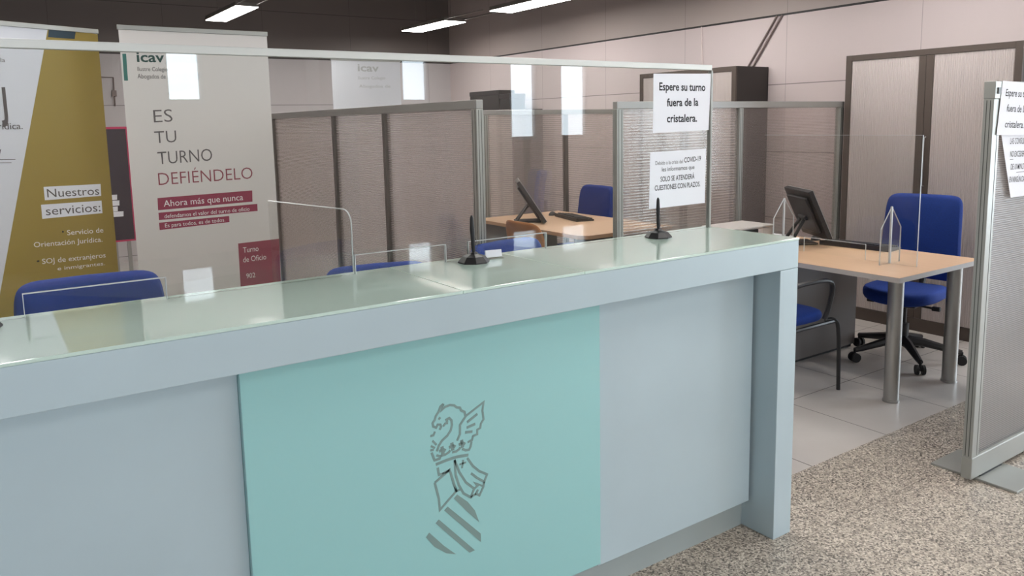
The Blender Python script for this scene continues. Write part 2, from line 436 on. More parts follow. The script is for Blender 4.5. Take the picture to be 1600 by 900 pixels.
# the emblem printed on the aqua panel
YE = 1.812
def em(cx, cy): return at_y(640+cx/3.331, 610+cy/3.333, YE-.0002)
eb = bm_()
def stroke(pts, wpx=8.5): ribbon(eb, [em(*p) for p in pts], wpx*.00078, (0, 1, 0), (0, -.0005, 0))
def fill(pts): prism(eb, [em(*p) for p in pts], (0, -.0005, 0))
stroke([(289, 136), (385, 61), (379, 105), (385, 150), (371, 172), (368, 195), (352, 205), (352, 228), (330, 238), (325, 258), (302, 270)])
stroke([(295, 130), (262, 180), (262, 228), (247, 262)], 9)
stroke([(299, 166), (353, 122)], 10); stroke([(297, 194), (342, 174)], 10); stroke([(289, 219), (327, 214)], 10)
stroke([(290, 132), (286, 112), (268, 104), (262, 90), (244, 88), (232, 78), (210, 76), (184, 86), (166, 104), (176, 70)], 9)
stroke([(176, 70), (160, 84), (152, 110), (136, 134), (130, 155), (120, 170), (123, 188), (138, 194), (146, 178), (160, 178), (164, 190), (156, 206)], 8.5)
stroke([(150, 152), (160, 140)]); stroke([(108, 238), (124, 234), (132, 214)], 8)
stroke([(142, 318), (152, 288), (168, 262), (196, 236), (214, 208), (220, 180), (218, 156), (206, 144), (192, 152), (196, 164)], 9)
stroke([(174, 188), (186, 172), (200, 170)], 8)
stroke([(119, 262), (140, 284)], 8); stroke([(110, 290), (132, 300)], 8); stroke([(108, 312), (126, 310)], 8)
stroke([(136, 386), (190, 364), (245, 346), (306, 336)], 11)
stroke([(114, 324), (130, 364), (156, 356), (160, 344), (140, 338)], 9)
stroke([(160, 342), (186, 334), (204, 322), (212, 312)], 9); stroke([(222, 322), (242, 318), (258, 306), (264, 296)], 9); stroke([(274, 304), (292, 312), (310, 308), (318, 292), (322, 266)], 9)
for fx, fy in ((170, 314), (221, 294), (272, 280)):
    stroke([(fx-2, fy-22), (fx+4, fy+18)], 13); stroke([(fx-16, fy+4), (fx-4, fy-4), (fx+6, fy-6), (fx+17, fy)], 11)
stroke([(146, 402), (153, 440), (182, 430)], 9)
stroke([(131, 481), (208, 414), (243, 524), (158, 622), (152, 562), (131, 481)], 9)
stroke([(170, 436), (208, 414)], 9); stroke([(226, 478), (243, 524), (264, 516)], 8)
stroke([(234, 362), (258, 424), (292, 478), (336, 512), (318, 556), (280, 536), (256, 492), (240, 440), (234, 362)], 9)
stroke([(300, 352), (330, 394), (362, 420), (403, 437), (388, 476), (352, 456), (320, 432)], 9)
stroke([(388, 476), (384, 502), (364, 546), (346, 538), (356, 516)], 9); stroke([(336, 512), (354, 496), (338, 480), (384, 500)], 9)
stroke([(318, 556), (346, 538)], 9)
stroke([(279, 362), (273, 405)], 7); stroke([(260, 386), (294, 374)], 7)
fill([(230, 562), (248, 542), (302, 580), (340, 625), (362, 685), (300, 632)])
fill([(180, 625), (198, 605), (370, 745), (372, 790)])
fill([(135, 692), (152, 672), (340, 832), (312, 845)])
fill([(85, 765), (102, 740), (180, 810), (242, 853), (190, 848), (130, 815)])
obj('emblem', eb, m_emblem, aqua, world=True)

# glass screen with three pass-through openings at the counter
screen = thing('glass_screen', 'tall clear glass screen along the back of the reception counter', 'screen', (1.0, YG, 1.1315))
GL, GR, GT = XL, 2.408, 1.750
cuts = [(.069, .382, 1.1885), (.897, 1.203, 1.1885), (1.285, 1.598, 1.1885)]
pts = [(GL, 1.1318)]
for a, c, z in cuts: pts += [(a, 1.1318), (a, z), (c, z), (c, 1.1318)]
pts += [(GR, 1.1318), (GR, GT), (GL, GT)]
# glass as a strip mesh so that the openings stay clean
b = bm_(); zc = 1.1885; xs = [GL]+[v for a, c, z in cuts for v in (a, c)]+[GR]
outline = [Vector((x, YG-.005, z)) for x, z in pts]
prism(b, outline, (0, .010, 0))
bmesh.ops.triangulate(b, faces=[f for f in b.faces if len(f.verts) > 4])
obj('glass_pane', b, m_glass, screen, world=True)
obj('top_rail', bx(bm_(), GL, GR+.005, YG-.009, YG+.009, GT, GT+.021, .002), m_rail, screen, world=True)
obj('edge_profile', bx(bm_(), GR, GR+.011, YG-.009, YG+.009, 1.1318, GT, .002), m_alu, screen, world=True)
for a, c, z in cuts:
    b = bm_(); t = .0015
    bx(b, a, c, YG-.0055, YG+.0055, z-t, z); bx(b, a, a+t, YG-.0055, YG+.0055, 1.132, z-t); bx(b, c-t, c, YG-.0055, YG+.0055, 1.132, z-t)
    obj('opening_edge', b, m_edge, screen, world=True)

# paper notices: a sheet with its own thickness, lettering as parts
def sheet(corners, nrm, name, label, group=None, curl=None):
    p = [Vector(c) for c in corners]
    o = Vector(((p[0]+p[1]+p[2]+p[3])/4))
    t = thing(name, label, 'notice', o, 0, group)
    b = bm_(); n = 6; g = []
    for i in range(n+1):
        row = []
        for j in range(n+1):
            u, v = j/n, i/n
            q = (p[0]*(1-u)+p[1]*u)*(1-v)+(p[3]*(1-u)+p[2]*u)*v
            if curl: q = q+Vector(nrm)*curl(u, v)
            row.append(b.verts.new(q))
        g.append(row)
    for i in range(n):
        for j in range(n): b.faces.new((g[i][j], g[i][j+1], g[i+1][j+1], g[i+1][j]))
    r = bmesh.ops.extrude_face_region(b, geom=b.faces[:])
    for v in r['geom']:
        if isinstance(v, bmesh.types.BMVert): v.co += Vector(nrm)*.0004
    obj('sheet', b, m_paper, t, world=True)
    return t
FY = (0, -1, 0); UZ = (0, 0, 1)
YP = YG-.0065
q = lambda x, y: at_y(x, y, YP)
t = sheet([q(1021, 115), q(1111, 115), q(1107, 203), q(1020, 208)], FY, 'paper_notice', 'white notice in bold type taped at the top corner of the counter glass screen', 'notices on the counter glass')
b = bm_(); YI = YP-.0006
for s, x0, x1, y0, y1, cap in (('Espere su turno', 1030, 1102, 141, 142, .030), ('fuera de la', 1042, 1091, 166, 165, .030), ('cristalera.', 1042, 1089, 191, 190, .030)):
    obj('lettering', put_text(bm_(), s, at_y(x0, y0, YI), at_y(x1, y1, YI), cap, None, UZ, FY, .024, lift=.0002), m_ink, t, world=True)
t = sheet([q(1016, 238), q(1103, 232), q(1101, 317), q(1014, 327)], FY, 'paper_notice', 'white notice in smaller type on the counter glass screen above the pen stand', 'notices on the counter glass')
b = bm_()
for s, x0, x1, y0, y1, cap, bo in (('Debido a la crisis del', 1024, 1067, 258, 255, .015, 0), ('COVID-19', 1069, 1095, 254, 251, .020, .015), ('les informamos que', 1034, 1085, 268, 264, .017, .004), ('SOLO SE ATENDERÁ', 1032, 1085, 284, 279, .020, .012), ('CUESTIONES CON PLAZOS.', 1023, 1094, 298, 291, .020, .012)):
    obj('lettering', put_text(bm_(), s, at_y(x0, y0, YI), at_y(x1, y1, YI), cap, None, UZ, FY, bo, lift=.0002), m_ink, t, world=True)

# pens on stands
def pen_stand(loc, label, rz=0):
    t = thing('pen_stand', label, 'pen stand', loc, rz, 'pen stands on the counter')
    b = lathe(bm_(), [(.050, 0), (.050, .004), (.036, .020), (.016, .027), (.012, .032), (.006, .034)], (0, 0, 0), 8, PI/8)
    obj('base', b, m_black, t)
    b = tube(bm_(), [(0, 0, .030), (0, 0, .044), (-.0015, 0, .075), (-.003, 0, .105), (-.0035, 0, .14), (-.004, 0, .148)], [.0045, .0065, .0065, .0075, .0055, .002], 10)
    obj('pen', b, m_blackm, t, True)
    b = tube(bm_(), smooth_path([(.004, -.004, .036), (.012, -.006, .05), (.006, -.008, .066), (.004, -.007, .085)]), .0008, 5)
    obj('cord', b, m_grey_ink, t)
    return t
p0 = pen_stand((1.268, 2.068, 1.1316), 'black pen stand with upright pen near the middle of the mint counter top')
dup(p0, (2.072, 2.068, 1.1316), .4, 'black pen stand with upright pen in front of the smaller notice on the glass')
dup(p0, (-.025, 2.066, 1.1316), -.3, 'black pen stand cut by the left edge of the photo')

# clear card holder behind the pen
t = thing('card_holder', 'small clear acrylic holder with white cards beside the middle pen stand', 'card holder', (1.355, 2.09, 1.1316), -.15)
b = bm_(); bx(b, -.03, .03, -.0015, .0015, 0, .045, M=Matrix.Rotation(-.25, 4, 'X')); bx(b, -.03, .03, -.022, 0, 0, .002)
obj('holder', b, m_acryl, t)
obj('cards', bx(bm_(), -.028, .028, -.010, -.004, .003, .026, M=Matrix.Rotation(-.25, 4, 'X')), m_paper, t)

# acrylic divider behind the counter
ax = Vector((.93, 2.225, 0)); dv = Vector((-.19, .98, 0)).normalized()
t = thing('acrylic_divider', 'clear acrylic divider with rounded corner standing behind the counter', 'divider', (ax.x, ax.y, .74), 0)
prof = [(0, .74), (0, 1.27)]+[(.04-.04*math.cos(a), 1.27+.04*math.sin(a)) for a in [PI/2*k/5 for k in range(1, 6)]]+[(.50, 1.31), (.50, .74)]
nn = Vector((dv.y, -dv.x, 0))
obj('panel', prism(bm_(), [ax+dv*s+Vector((0, 0, z)) for s, z in prof], nn*.005), m_acryl, t, world=True)
ed = [ax+dv*s+Vector((0, 0, z))+nn*.0025 for s, z in prof[:-1]]
obj('edge', tube(bm_(), ed, .0022, 6), m_edge, t, world=True)
b = bm_()
for s in (.08, .42):
    b = bm_(); p = ax+dv*s; bx(b, -.06, .06, -.02, .02, 0, .006, M=Matrix.Translation(p+Vector((0, 0, .7402)))@Matrix.Rotation(math.atan2(nn.y, nn.x), 4, 'Z'))
    obj('foot', b, m_acryl, t, world=True)

# ================================================================== OFFICE PARTITIONS
def partition(label, p0, p1, posts, mats, mid=None, name='office_partition', top=1.68, bottom_z=.06, end_caps=(True, True)):
    """posts: distances along p0->p1 of the uprights; mats: one per panel"""
    p0 = Vector((*p0, 0)); p1 = Vector((*p1, 0)); u = (p1-p0).normalized(); L = (p1-p0).length; rz = math.atan2(u.y, u.x)
    t = thing(name, label, 'partition', p0, rz, 'glazed office partitions')
    obj('top_rail', bx(bm_(), 0, L, -.02, .02, top-.045, top, .003), m_alu_mid, t)
    obj('bottom_rail', bx(bm_(), 0, L, -.018, .018, bottom_z, bottom_z+.09, .003), m_alu_mid, t)
    for k, s in enumerate(posts):
        wd = .052 if k in (0, len(posts)-1) else .04
        s0 = min(max(s-wd/2, 0), L-wd)
        pz = obj('post', bx(bm_(), s0, s0+wd, -.0205, .0205, 0, top-.0455, .002), mid if mid and k else m_alu, t)
        b = bm_()
        for e in (.22, .70):
            for sy in (-1, 1): bx(b, s0+wd*e, s0+wd*e+.004, sy*.0206-.0006, sy*.0206+.0006, .1, top-.05)
        if k == 0:
            for e in (-.008, .008): bx(b, s0-.0005, s0+.0004, e-.0015, e+.0015, .1, top-.05)
        obj('groove', b, m_alu_dark, pz)
        ft = bx(bm_(), s0-.02, s0+wd+.02, -.045, .045, 0, .006, .001)
        obj('foot_plate', ft, m_alu, t)
    for k, (a, c) in enumerate(zip(posts, posts[1:])):
        obj('panel', bx(bm_(), a+.02, c-.02, -.004, .004, bottom_z+.09, top-.045), mats[k], t)
    return t
pa = partition('ribbed glass partition running back from the counter with dark uprights', (2.10, 3.33), (2.10, 6.55), [0, 1.07, 1.88, 3.2], [m_rib, m_rib, m_rib], m_post_dark)
pb = partition('smoked partition with aluminium rail between the two desks', (3.262, 3.63), (5.62, 3.63), [0, 1.15, 2.33], [m_rib_thin, m_rib_clear])
pc = partition('ribbed partition behind the farther desk with a slim upright', (3.72, 5.87), (6.0, 5.87), [0, .93, 2.26], [m_rib_thin, m_rib_thin], m_post_dark)

# freestanding screen at the right
t = thing('floor_screen', 'freestanding frosted screen with grey frame and flat feet on granite floor', 'screen', (3.375, 1.536, 0))
X0, X1 = 3.372, 4.85
obj('panel', bx(bm_(), .06, 1.42, -.007, .007, .115, 1.62), m_rib_dense, t)
obj('top_rail', bx(bm_(), 0, 1.478, -.022, .022, 1.62, 1.69, .003), m_alu, t)
obj('bottom_rail', bx(bm_(), 0, 1.478, -.022, .022, .018, .115, .004), m_alu, t)
for s in (0, 1.418):
    pz = obj('post', bx(bm_(), s, s+.06, -.02, .02, .115, 1.62, .002), m_alu, t)
    b = bm_()
    for e in (-.007, .007):
        xx = s-.0004 if s == 0 else s+.0594
        bx(b, xx, xx+.001, e-.0015, e+.0015, .12, 1.615)
    for sy in (-1, 1): bx(b, s+.040, s+.0425, sy*.0203-.0005, sy*.0203+.0005, .12, 1.615)
    obj('groove', b, m_alu_dark, pz)
for s in (.06, 1.17):
    obj('foot_plate', bx(bm_(), s, s+.25, -.178, .178, 0, .010, .002), m_alu, t)
    obj('spacer', bx(bm_(), s+.03, s+.22, -.02, .02, .010, .018), m_blackm, t)
b = bm_(); bx(b, .02, .045, -.026, -.022, 1.64, 1.665)
obj('bolt', b, m_alu_dark, t)
YQ = 1.536-.0235
q = lambda x, y: at_y(x, y, YQ)
tl, bl = q(1567, 126), q(1557, 211); w3 = Vector((.30, 0, 0))
t = sheet([tl, tl+w3+Vector((0, 0, -.01)), bl+w3+Vector((0, 0, -.01)), bl], FY, 'paper_notice', 'upper white notice with slanting edge at the top of the freestanding frosted screen', 'notices on the floor screen')
b = bm_()
for s, x0, y0, cap, wd in (('Espere su turno', 1571, 150, .030, .235), ('fuera de la', 1573, 174, .030, .165), ('cristalera.', 1570, 199, .030, .165)):
    p = at_y(x0, y0, YQ-.0006); obj('lettering', put_text(bm_(), s, p, p+Vector((wd, 0, -.006)), cap, None, UZ, FY, .012, .15, lift=.0003), m_ink, t, world=True)
YQ2 = YQ+.004
q = lambda x, y: at_y(x, y, YQ2)
tl, bl = q(1564, 207), q(1579, 309)
t = sheet([tl, tl+Vector((.21, 0, 0)), bl+Vector((.17, 0, .0)), bl], FY, 'paper_notice', 'lower white notice in capitals below another notice on the freestanding screen', 'notices on the floor screen')
b = bm_()
for s, x0, y0, cap, wd in (('LAS CONSULTAS', 1578, 225, .027, .17), ('NO EXCEDERÁN', 1578, 245, .025, .16), ('DE 10 MINUTOS', 1579, 265, .025, .155), ('EN NINGÚN CASO', 1577, 285, .025, .155)):
    p = at_y(x0, y0, YQ2-.0006); obj('lettering', put_text(bm_(), s, p, p+Vector((wd, 0, -.004)), cap, None, UZ, FY, .006, lift=.0003), m_ink, t, world=True)
for x0, y0, wd in ((1578, 249, .03), (1588, 269, .08)):
    p = at_y(x0, y0, YQ2-.0008); b = bm_(); bx(b, p.x, p.x+wd, p.y-.0002, p.y, p.z-.002, p.z); obj('underline', b, m_ink, t, world=True)

# ================================================================== CABINETS
def slats(bm, y0, y1, z0, z1, x, pitch=.0145, amp=.0035):
    n = max(2, int(round((y1-y0)/pitch))); k = 4; pts = []
    for i in range(n*k+1):
        s = i/(n*k); pts.append((x-amp*abs(math.sin(PI*n*s))**.6, y0+(y1-y0)*s))
    a = [bm.verts.new((px, py, z0)) for px, py in pts]; c = [bm.verts.new((px, py, z1)) for px, py in pts]
    for i in range(len(a)-1): bm.faces.new((a[i], a[i+1], c[i+1], c[i]))
    e0 = bm.verts.new((x+.012, y0, z0)); e1 = bm.verts.new((x+.012, y1, z0)); e2 = bm.verts.new((x+.012, y1, z1)); e3 = bm.verts.new((x+.012, y0, z1))
    bm.faces.new((e0, e3, e2, e1)); bm.faces.new((a[0], c[0], e3, e0)); bm.faces.new((a[-1], e1, e2, c[-1]))
    return bm
def tambour_cabinet(label, y0, y1, z=2.02, xf=5.57, top_items=None):
    t = thing('tambour_cabinet', label, 'cabinet', (xf+.22, (y0+y1)/2, 0), 0, 'tambour cabinets along the right wall')
    fwid, fz = .046, .042; xb = XR-.005; ym = (y0+y1)/2
    b = bm_()
    bx(b, xf+.02, xb, y0, y0+.02, .0, z, .001); bx(b, xf+.02, xb, y1-.02, y1, .0, z, .001)
    bx(b, xf+.02, xb, y0+.02, y1-.02, z-.02, z); bx(b, xb-.015, xb, y0+.02, y1-.02, 0, z-.02); bx(b, xf+.02, xb-.015, y0+.02, y1-.02, .08, .1)
    obj('carcass', b, m_black_metal, t, world=True)
    b = bm_()
    bx(b, xf, xf+.0199, y0, y0+fwid, 0, z, .0015); bx(b, xf, xf+.0199, y1-fwid, y1, 0, z, .0015); bx(b, xf, xf+.0199, y0+fwid, y1-fwid, z-fz, z, .0015)
    obj('frame', b, m_brown_metal, t, world=True)
    obj('plinth', bx(bm_(), xf+.001, xf+.0199, y0+fwid, y1-fwid, .0, .094, .001), m_brown_metal, t, world=True)
    for a, c, hy in ((y0+fwid+.001, ym-.052, ym-.052), (ym+.052, y1-fwid-.001, ym+.001)):
        d = obj('door', slats(bm_(), a, c, .0955, z-fz-.001, xf+.008), m_tambour, t, world=True)
        obj('edge_strip', bx(bm_(), xf+.001, xf+.0195, hy, hy+.051, .0955, z-fz-.001, .002), m_brown_metal, d, world=True)
        if hy < ym:
            obj('handle', tube(bm_(), [(xf, hy+.03, 1.06), (xf-.022, hy+.03, 1.07), (xf-.022, hy+.03, 1.40), (xf, hy+.03, 1.41)], .005, 8), m_steel, d, world=True)
    return t
tambour_cabinet('tall brown cabinet with closed pale tambour doors behind the blue office chair', 2.348, 3.578)
tambour_cabinet('tall brown cabinet with dark side behind the taped notices', 4.63, 5.83)
tambour_cabinet('lower far cabinet in the back right corner under black boxes', 8.05, 9.3, 1.735)
for (ya, yb, za, zb, label) in ((8.42, 9.12, 1.7355, 1.985, 'large black box on top of the far cabinet'), (8.18, 8.40, 1.7355, 1.93, 'small black box on the near end of the far cabinet')):
    t = thing('black_box', label, 'box', (5.72, (ya+yb)/2, 1.7355), 0, 'black boxes on the far cabinet')
    obj('body', bx(bm_(), 5.6, 5.84, ya, yb, za, zb-.06, .006), m_blackm, t, world=True)
    obj('lid', bx(bm_(), 5.595, 5.845, ya-.005, yb+.005, zb-.0595, zb, .006), m_black, t, world=True)
t = thing('white_carton', 'small white carton beside the large black box on the far cabinet', 'box', (5.70, 9.21, 1.7355))
obj('body', bx(bm_(), 5.62, 5.78, 9.14, 9.28, 1.7355, 1.84, .002), m_carton, t, world=True)
obj('flap', bx(bm_(), 5.62, 5.78, 9.14, 9.28, 1.8405, 1.845), m_paper, t, world=True)

# things fixed to the right wall
t = thing('cable_conduit', 'slanting pair of thin conduits on the wall above the brown cabinet', 'conduit', (XR, 4.7, 2.05))
for dy in (0, .055):
    obj('pipe', tube(bm_(), [(XR-.010, 4.86-dy, 2.03), (XR-.010, 4.55-dy, 2.46)], .009, 8), m_conduit, t, world=True)
tag(obj('wall_cable', tube(bm_(), [(XR-.006, 5.43, 2.46), (XR-.006, 5.425, 2.3), (XR-.006, 5.405, 2.03)], .007, 8), m_cable), 'white cable dropping down the wall to the brown cabinet with dark side', 'cable')

# ================================================================== DESKS
def desk(label, x0, x1, y0, y1, legs, edge, chamfer=0, z=.74):
    t = thing('office_desk', label, 'desk', ((x0+x1)/2, (y0+y1)/2, 0), 0, 'office desks in the cubicles')
    if chamfer: pl = [(x0+chamfer, y0), (x1, y0), (x1, y1), (x0, y1), (x0, y0+chamfer)]
    else: pl = [(x0, y0), (x1, y0), (x1, y1), (x0, y1)]
    top = obj('tabletop', prism(bm_(), [(x, y, z-.0015) for x, y in pl], (0, 0, .0015)), m_wood, t, world=True)
    obj('edge_band', prism(bm_(), [(x, y, z-.028) for x, y in pl], (0, 0, .0263)), edge, top, world=True)
    for lx, ly in legs:
        b = lathe(bm_(), [(.044, 0), (.044, .012), (.040, .014), (.040, z-.0285)], (lx, ly, 0), 24)
        obj('leg', b, m_steel, t, True, True)
    return t
d2 = desk('beech desk with round steel legs at the end of the counter', 3.845, 4.705, 2.125, 3.55, [(4.062, 2.262), (4.640, 2.238)], m_desk_edge)
b = bx(bm_(), 4.0, 4.885, 2.995, 3.545, .02, .711, .002)
obj('pedestal', b, m_ped, d2, world=True)
b = bx(bm_(), 4.02, 4.865, 3.01, 3.54, 0, .0195)
obj('plinth', b, m_blackm, d2, world=True)
d1 = desk('beech desk with clipped corner in the cubicle behind the smoked partition', 3.59, 4.50, 4.34, 5.80, [(3.78, 4.60), (4.38, 4.50)], m_desk_edge_w, .06)
obj('pedestal', bx(bm_(), 3.64, 4.06, 5.25, 5.78, 0, .711, .002), m_ped, d1, world=True)
b = bm_(); bx(b, 3.66, 4.45, 4.50, 4.53, .66, .711); bx(b, 4.0, 4.05, 4.53, 5.25, .66, .711)
obj('underframe', b, m_blackm, d1, world=True)

# acrylic guard on the near desk
t = thing('acrylic_guard', 'clear acrylic guard with pointed end supports standing on the desk by the counter', 'sneeze guard', (4.2, 2.74, .7402))
xa = 4.2
pl = [(2.23, .7402), (2.53, .7402), (2.53, .83), (2.937, .83), (2.937, .7402), (3.245, .7402), (3.245, 1.455), (2.23, 1.455)]
b = prism(bm_(), [(xa-.002, y, z) for y, z in pl], (.004, 0, 0)); bmesh.ops.triangulate(b, faces=[f for f in b.faces if len(f.verts) > 4])
obj('pane', b, m_acryl, t, world=True)
b = bm_(); bx(b, xa-.0022, xa+.0022, 2.228, 2.2312, .7402, 1.455); bx(b, xa-.0022, xa+.0022, 2.53, 2.937, .829, .8315)
bx(b, xa-.0022, xa+.0022, 2.529, 2.531, .7402, .83); bx(b, xa-.0022, xa+.0022, 2.936, 2.938, .7402, .83); bx(b, xa-.0022, xa+.0022, 2.23, 3.245, 1.4545, 1.456)
obj('pane_edge', b, m_edge, t, world=True)
for yy in (2.385, 3.09):
    hs = [(-.1, .7402), (-.1, .94), (0, 1.06), (.1, .94), (.1, .7402)]
    g = obj('support', prism(bm_(), [(xa+s, yy-.002, z) for s, z in hs], (0, .004, 0)), m_acryl, t, world=True)
    b = tube(bm_(), [(xa+s, yy, z) for s, z in hs], .0036, 6); bx(b, xa-.005, xa+.005, yy-.005, yy+.005, .7402, 1.06)
    obj('support_edge', b, m_edge, g, world=True)

def monitor(label, loc, rz, lean, h0=.02, w_=.42, hh=.36):
    """faces local +X, leans back towards -X; h0 is the height of the screen's lower edge"""
    t = thing('computer_monitor', label, 'monitor', loc, rz, 'monitors on the desks')
    M = Matrix.Translation((.09, 0, h0)) @ Matrix.Rotation(-lean, 4, 'Y')
    b = bx(bm_(), -.030, 0, -w_/2, w_/2, 0, hh, .004, M); bx(b, -.05, -.0302, -w_/2+.05, w_/2-.05, .05, hh-.04, .006, M)
    obj('housing', b, m_black, t)
    obj('display', bx(bm_(), .0003, .0012, -w_/2+.014, w_/2-.014, .018, hh-.014, 0, M), m_screen, t)
    b = bm_()
    for a in ((-w_/2, -w_/2+.012, 0, hh), (w_/2-.012, w_/2, 0, hh)): bx(b, .0003, .0022, a[0], a[1], a[2], a[3], 0, M)
    bx(b, .0003, .0022, -w_/2+.012, w_/2-.012, 0, .014, 0, M); bx(b, .0003, .0022, -w_/2+.012, w_/2-.012, hh-.012, hh, 0, M)
    obj('bezel', b, m_bezel, t)
    a0 = M @ Vector((-.052, 0, hh*.45))
    b = bm_()
    for s in (-1, 1): tube(b, [a0+Vector((0, s*.03, 0)), Vector((a0.x-.10, s*.06, .012))], .011, 8)
    tube(b, [a0+Vector((0, -.06, 0)), a0+Vector((0, .06, 0))], .016, 10)
    obj('stand_arm', b, m_black, t, True)
    b = bx(bm_(), a0.x-.12, .05, -.09, .09, 0, .014, .005)
    obj('base', b, m_blackm, t)
    return t
def keyboard(label, loc, rz):
    t = thing('keyboard', label, 'keyboard', loc, rz, 'keyboards on the desks')
    pl = [(-.08, 0), (.08, 0), (.08, .014), (-.08, .030)]
    obj('case', prism(bm_(), [(x, -.225, z) for x, z in pl], (0, .45, 0)), m_black, t)
    b = bm_(); R = Matrix.Rotation(math.atan2(.016, .16), 4, 'Y')
    for r in range(5):
        for k in range(20):
            x = -.062+r*.028; y = -.21+k*.0205
            zt = .022-.1*x+.0005
            bx(b, x, x+.022, y, y+.017, zt-.001, zt+.006)
    obj('keys', b, m_blackm, t)
    return t
def mouse(label, loc, rz):
    t = thing('computer_mouse', label, 'mouse', loc, rz, 'mice on the desks')
    b = bm_(); bmesh.ops.create_uvsphere(b, u_segments=16, v_segments=10, radius=1)
    for v in b.verts: v.co = Vector((v.co.x*.055, v.co.y*.031, max(v.co.z, 0)*.034))
    obj('shell', b, m_black, t, True)
    b = bx(bm_(), .018, .034, -.003, .003, .024, .033, .001)
    obj('wheel', b, m_bezel, t)
    return t
ZD = .7402
monitor('black monitor leaning far back on the desk behind the smoked partition', (3.86, 5.30, ZD), math.radians(-33), math.radians(33), .02, .42, .40)
monitor('black monitor seen from behind on the desk by the acrylic guard', (4.49, 3.13, ZD), math.radians(-33), math.radians(24), .055, .42, .34)
keyboard('black keyboard on the farther desk in front of the leaning monitor', (4.22, 5.22, ZD), math.radians(-14))
keyboard('black keyboard on the near desk by the acrylic guard', (4.60, 2.815, ZD), math.radians(6))
mouse('black mouse on the farther desk at the end of its keyboard', (4.24, 5.55, ZD), .6)
mouse('black mouse on the near desk at the end of its keyboard', (4.66, 3.17, ZD), .4)
t = thing('paper_sheet', 'loose white sheet lying under the near monitor', 'paper', (4.53, 3.42, ZD), 0)
obj('sheet', bx(bm_(), -.10, .10, -.11, .11, .0146, .0152), m_paper, t); obj('stack', bx(bm_(), -.098, .098, -.109, .109, 0, .0144), m_paper, t)

t = thing('printer', 'white desktop printer with dark front on the desk behind the counter end', 'printer', (4.15, 3.41, ZD), 0)
b = bx(bm_(), -.20, .20, -.13, .13, 0, .1095, .008)
obj('body', b, m_printer, t)
obj('scanner_lid', bx(bm_(), -.205, .205, -.133, .133, .110, .125, .005), m_printer, t)
b = bx(bm_(), -.235, -.2055, -.12, .12, .035, .085, .005)
pn = obj('control_panel', b, m_blackm, t)
obj('output_tray', bx(bm_(), -.26, -.205, -.10, .10, .010, .022, .003), m_blackm, t)
b = bx(bm_(), -.195, .03, -.146, -.1305, .03, .1085, .004)
fp = obj('front_panel', b, m_blackm, t)
obj('display', bx(bm_(), -.12, -.07, -.1475, -.1458, .085, .102), m_green_led, fp)

# ================================================================== CHAIRS
def pad(bm, w0, w1, l, th, fn, n=14, pw=3.2):
    """cushion: superellipse slab mapped through fn(u, v, side); w0, w1 are its widths at both ends"""
    rings = []
    prof = [(.0, .91), (.10, .965), (.30, .995), (.5, 1.0), (.70, .995), (.90, .965), (1, .91)]
    N_ = 40
    for h, k in prof:
        ring = []
        for i in range(N_):
            a = 2*PI*i/N_; c, s = math.cos(a), math.sin(a)
            x = math.copysign(abs(c)**(2/pw), c)*k; y = math.copysign(abs(s)**(2/pw), s)*k
            wd = w0+(w1-w0)*(y+1)/2
            ring.append(bm.verts.new(fn(x*wd/2, y*l/2, h*th)))
        rings.append(ring)
    for a, b in zip(rings, rings[1:]):
        for i in range(N_): bm.faces.new((a[i], a[(i+1) % N_], b[(i+1) % N_], b[i]))
    for ring, flip in ((rings[0], True), (rings[-1], False)):
        prev = ring
        for s in (.75, .4):
            ctr = sum((v.co for v in ring), Vector())/N_
            nr = [bm.verts.new(ctr+(v.co-ctr)*s) for v in ring]
            for i in range(N_): bm.faces.new((prev[i], prev[(i+1) % N_], nr[(i+1) % N_], nr[i]))
            prev = nr
        bm.faces.new(prev)
    return bm
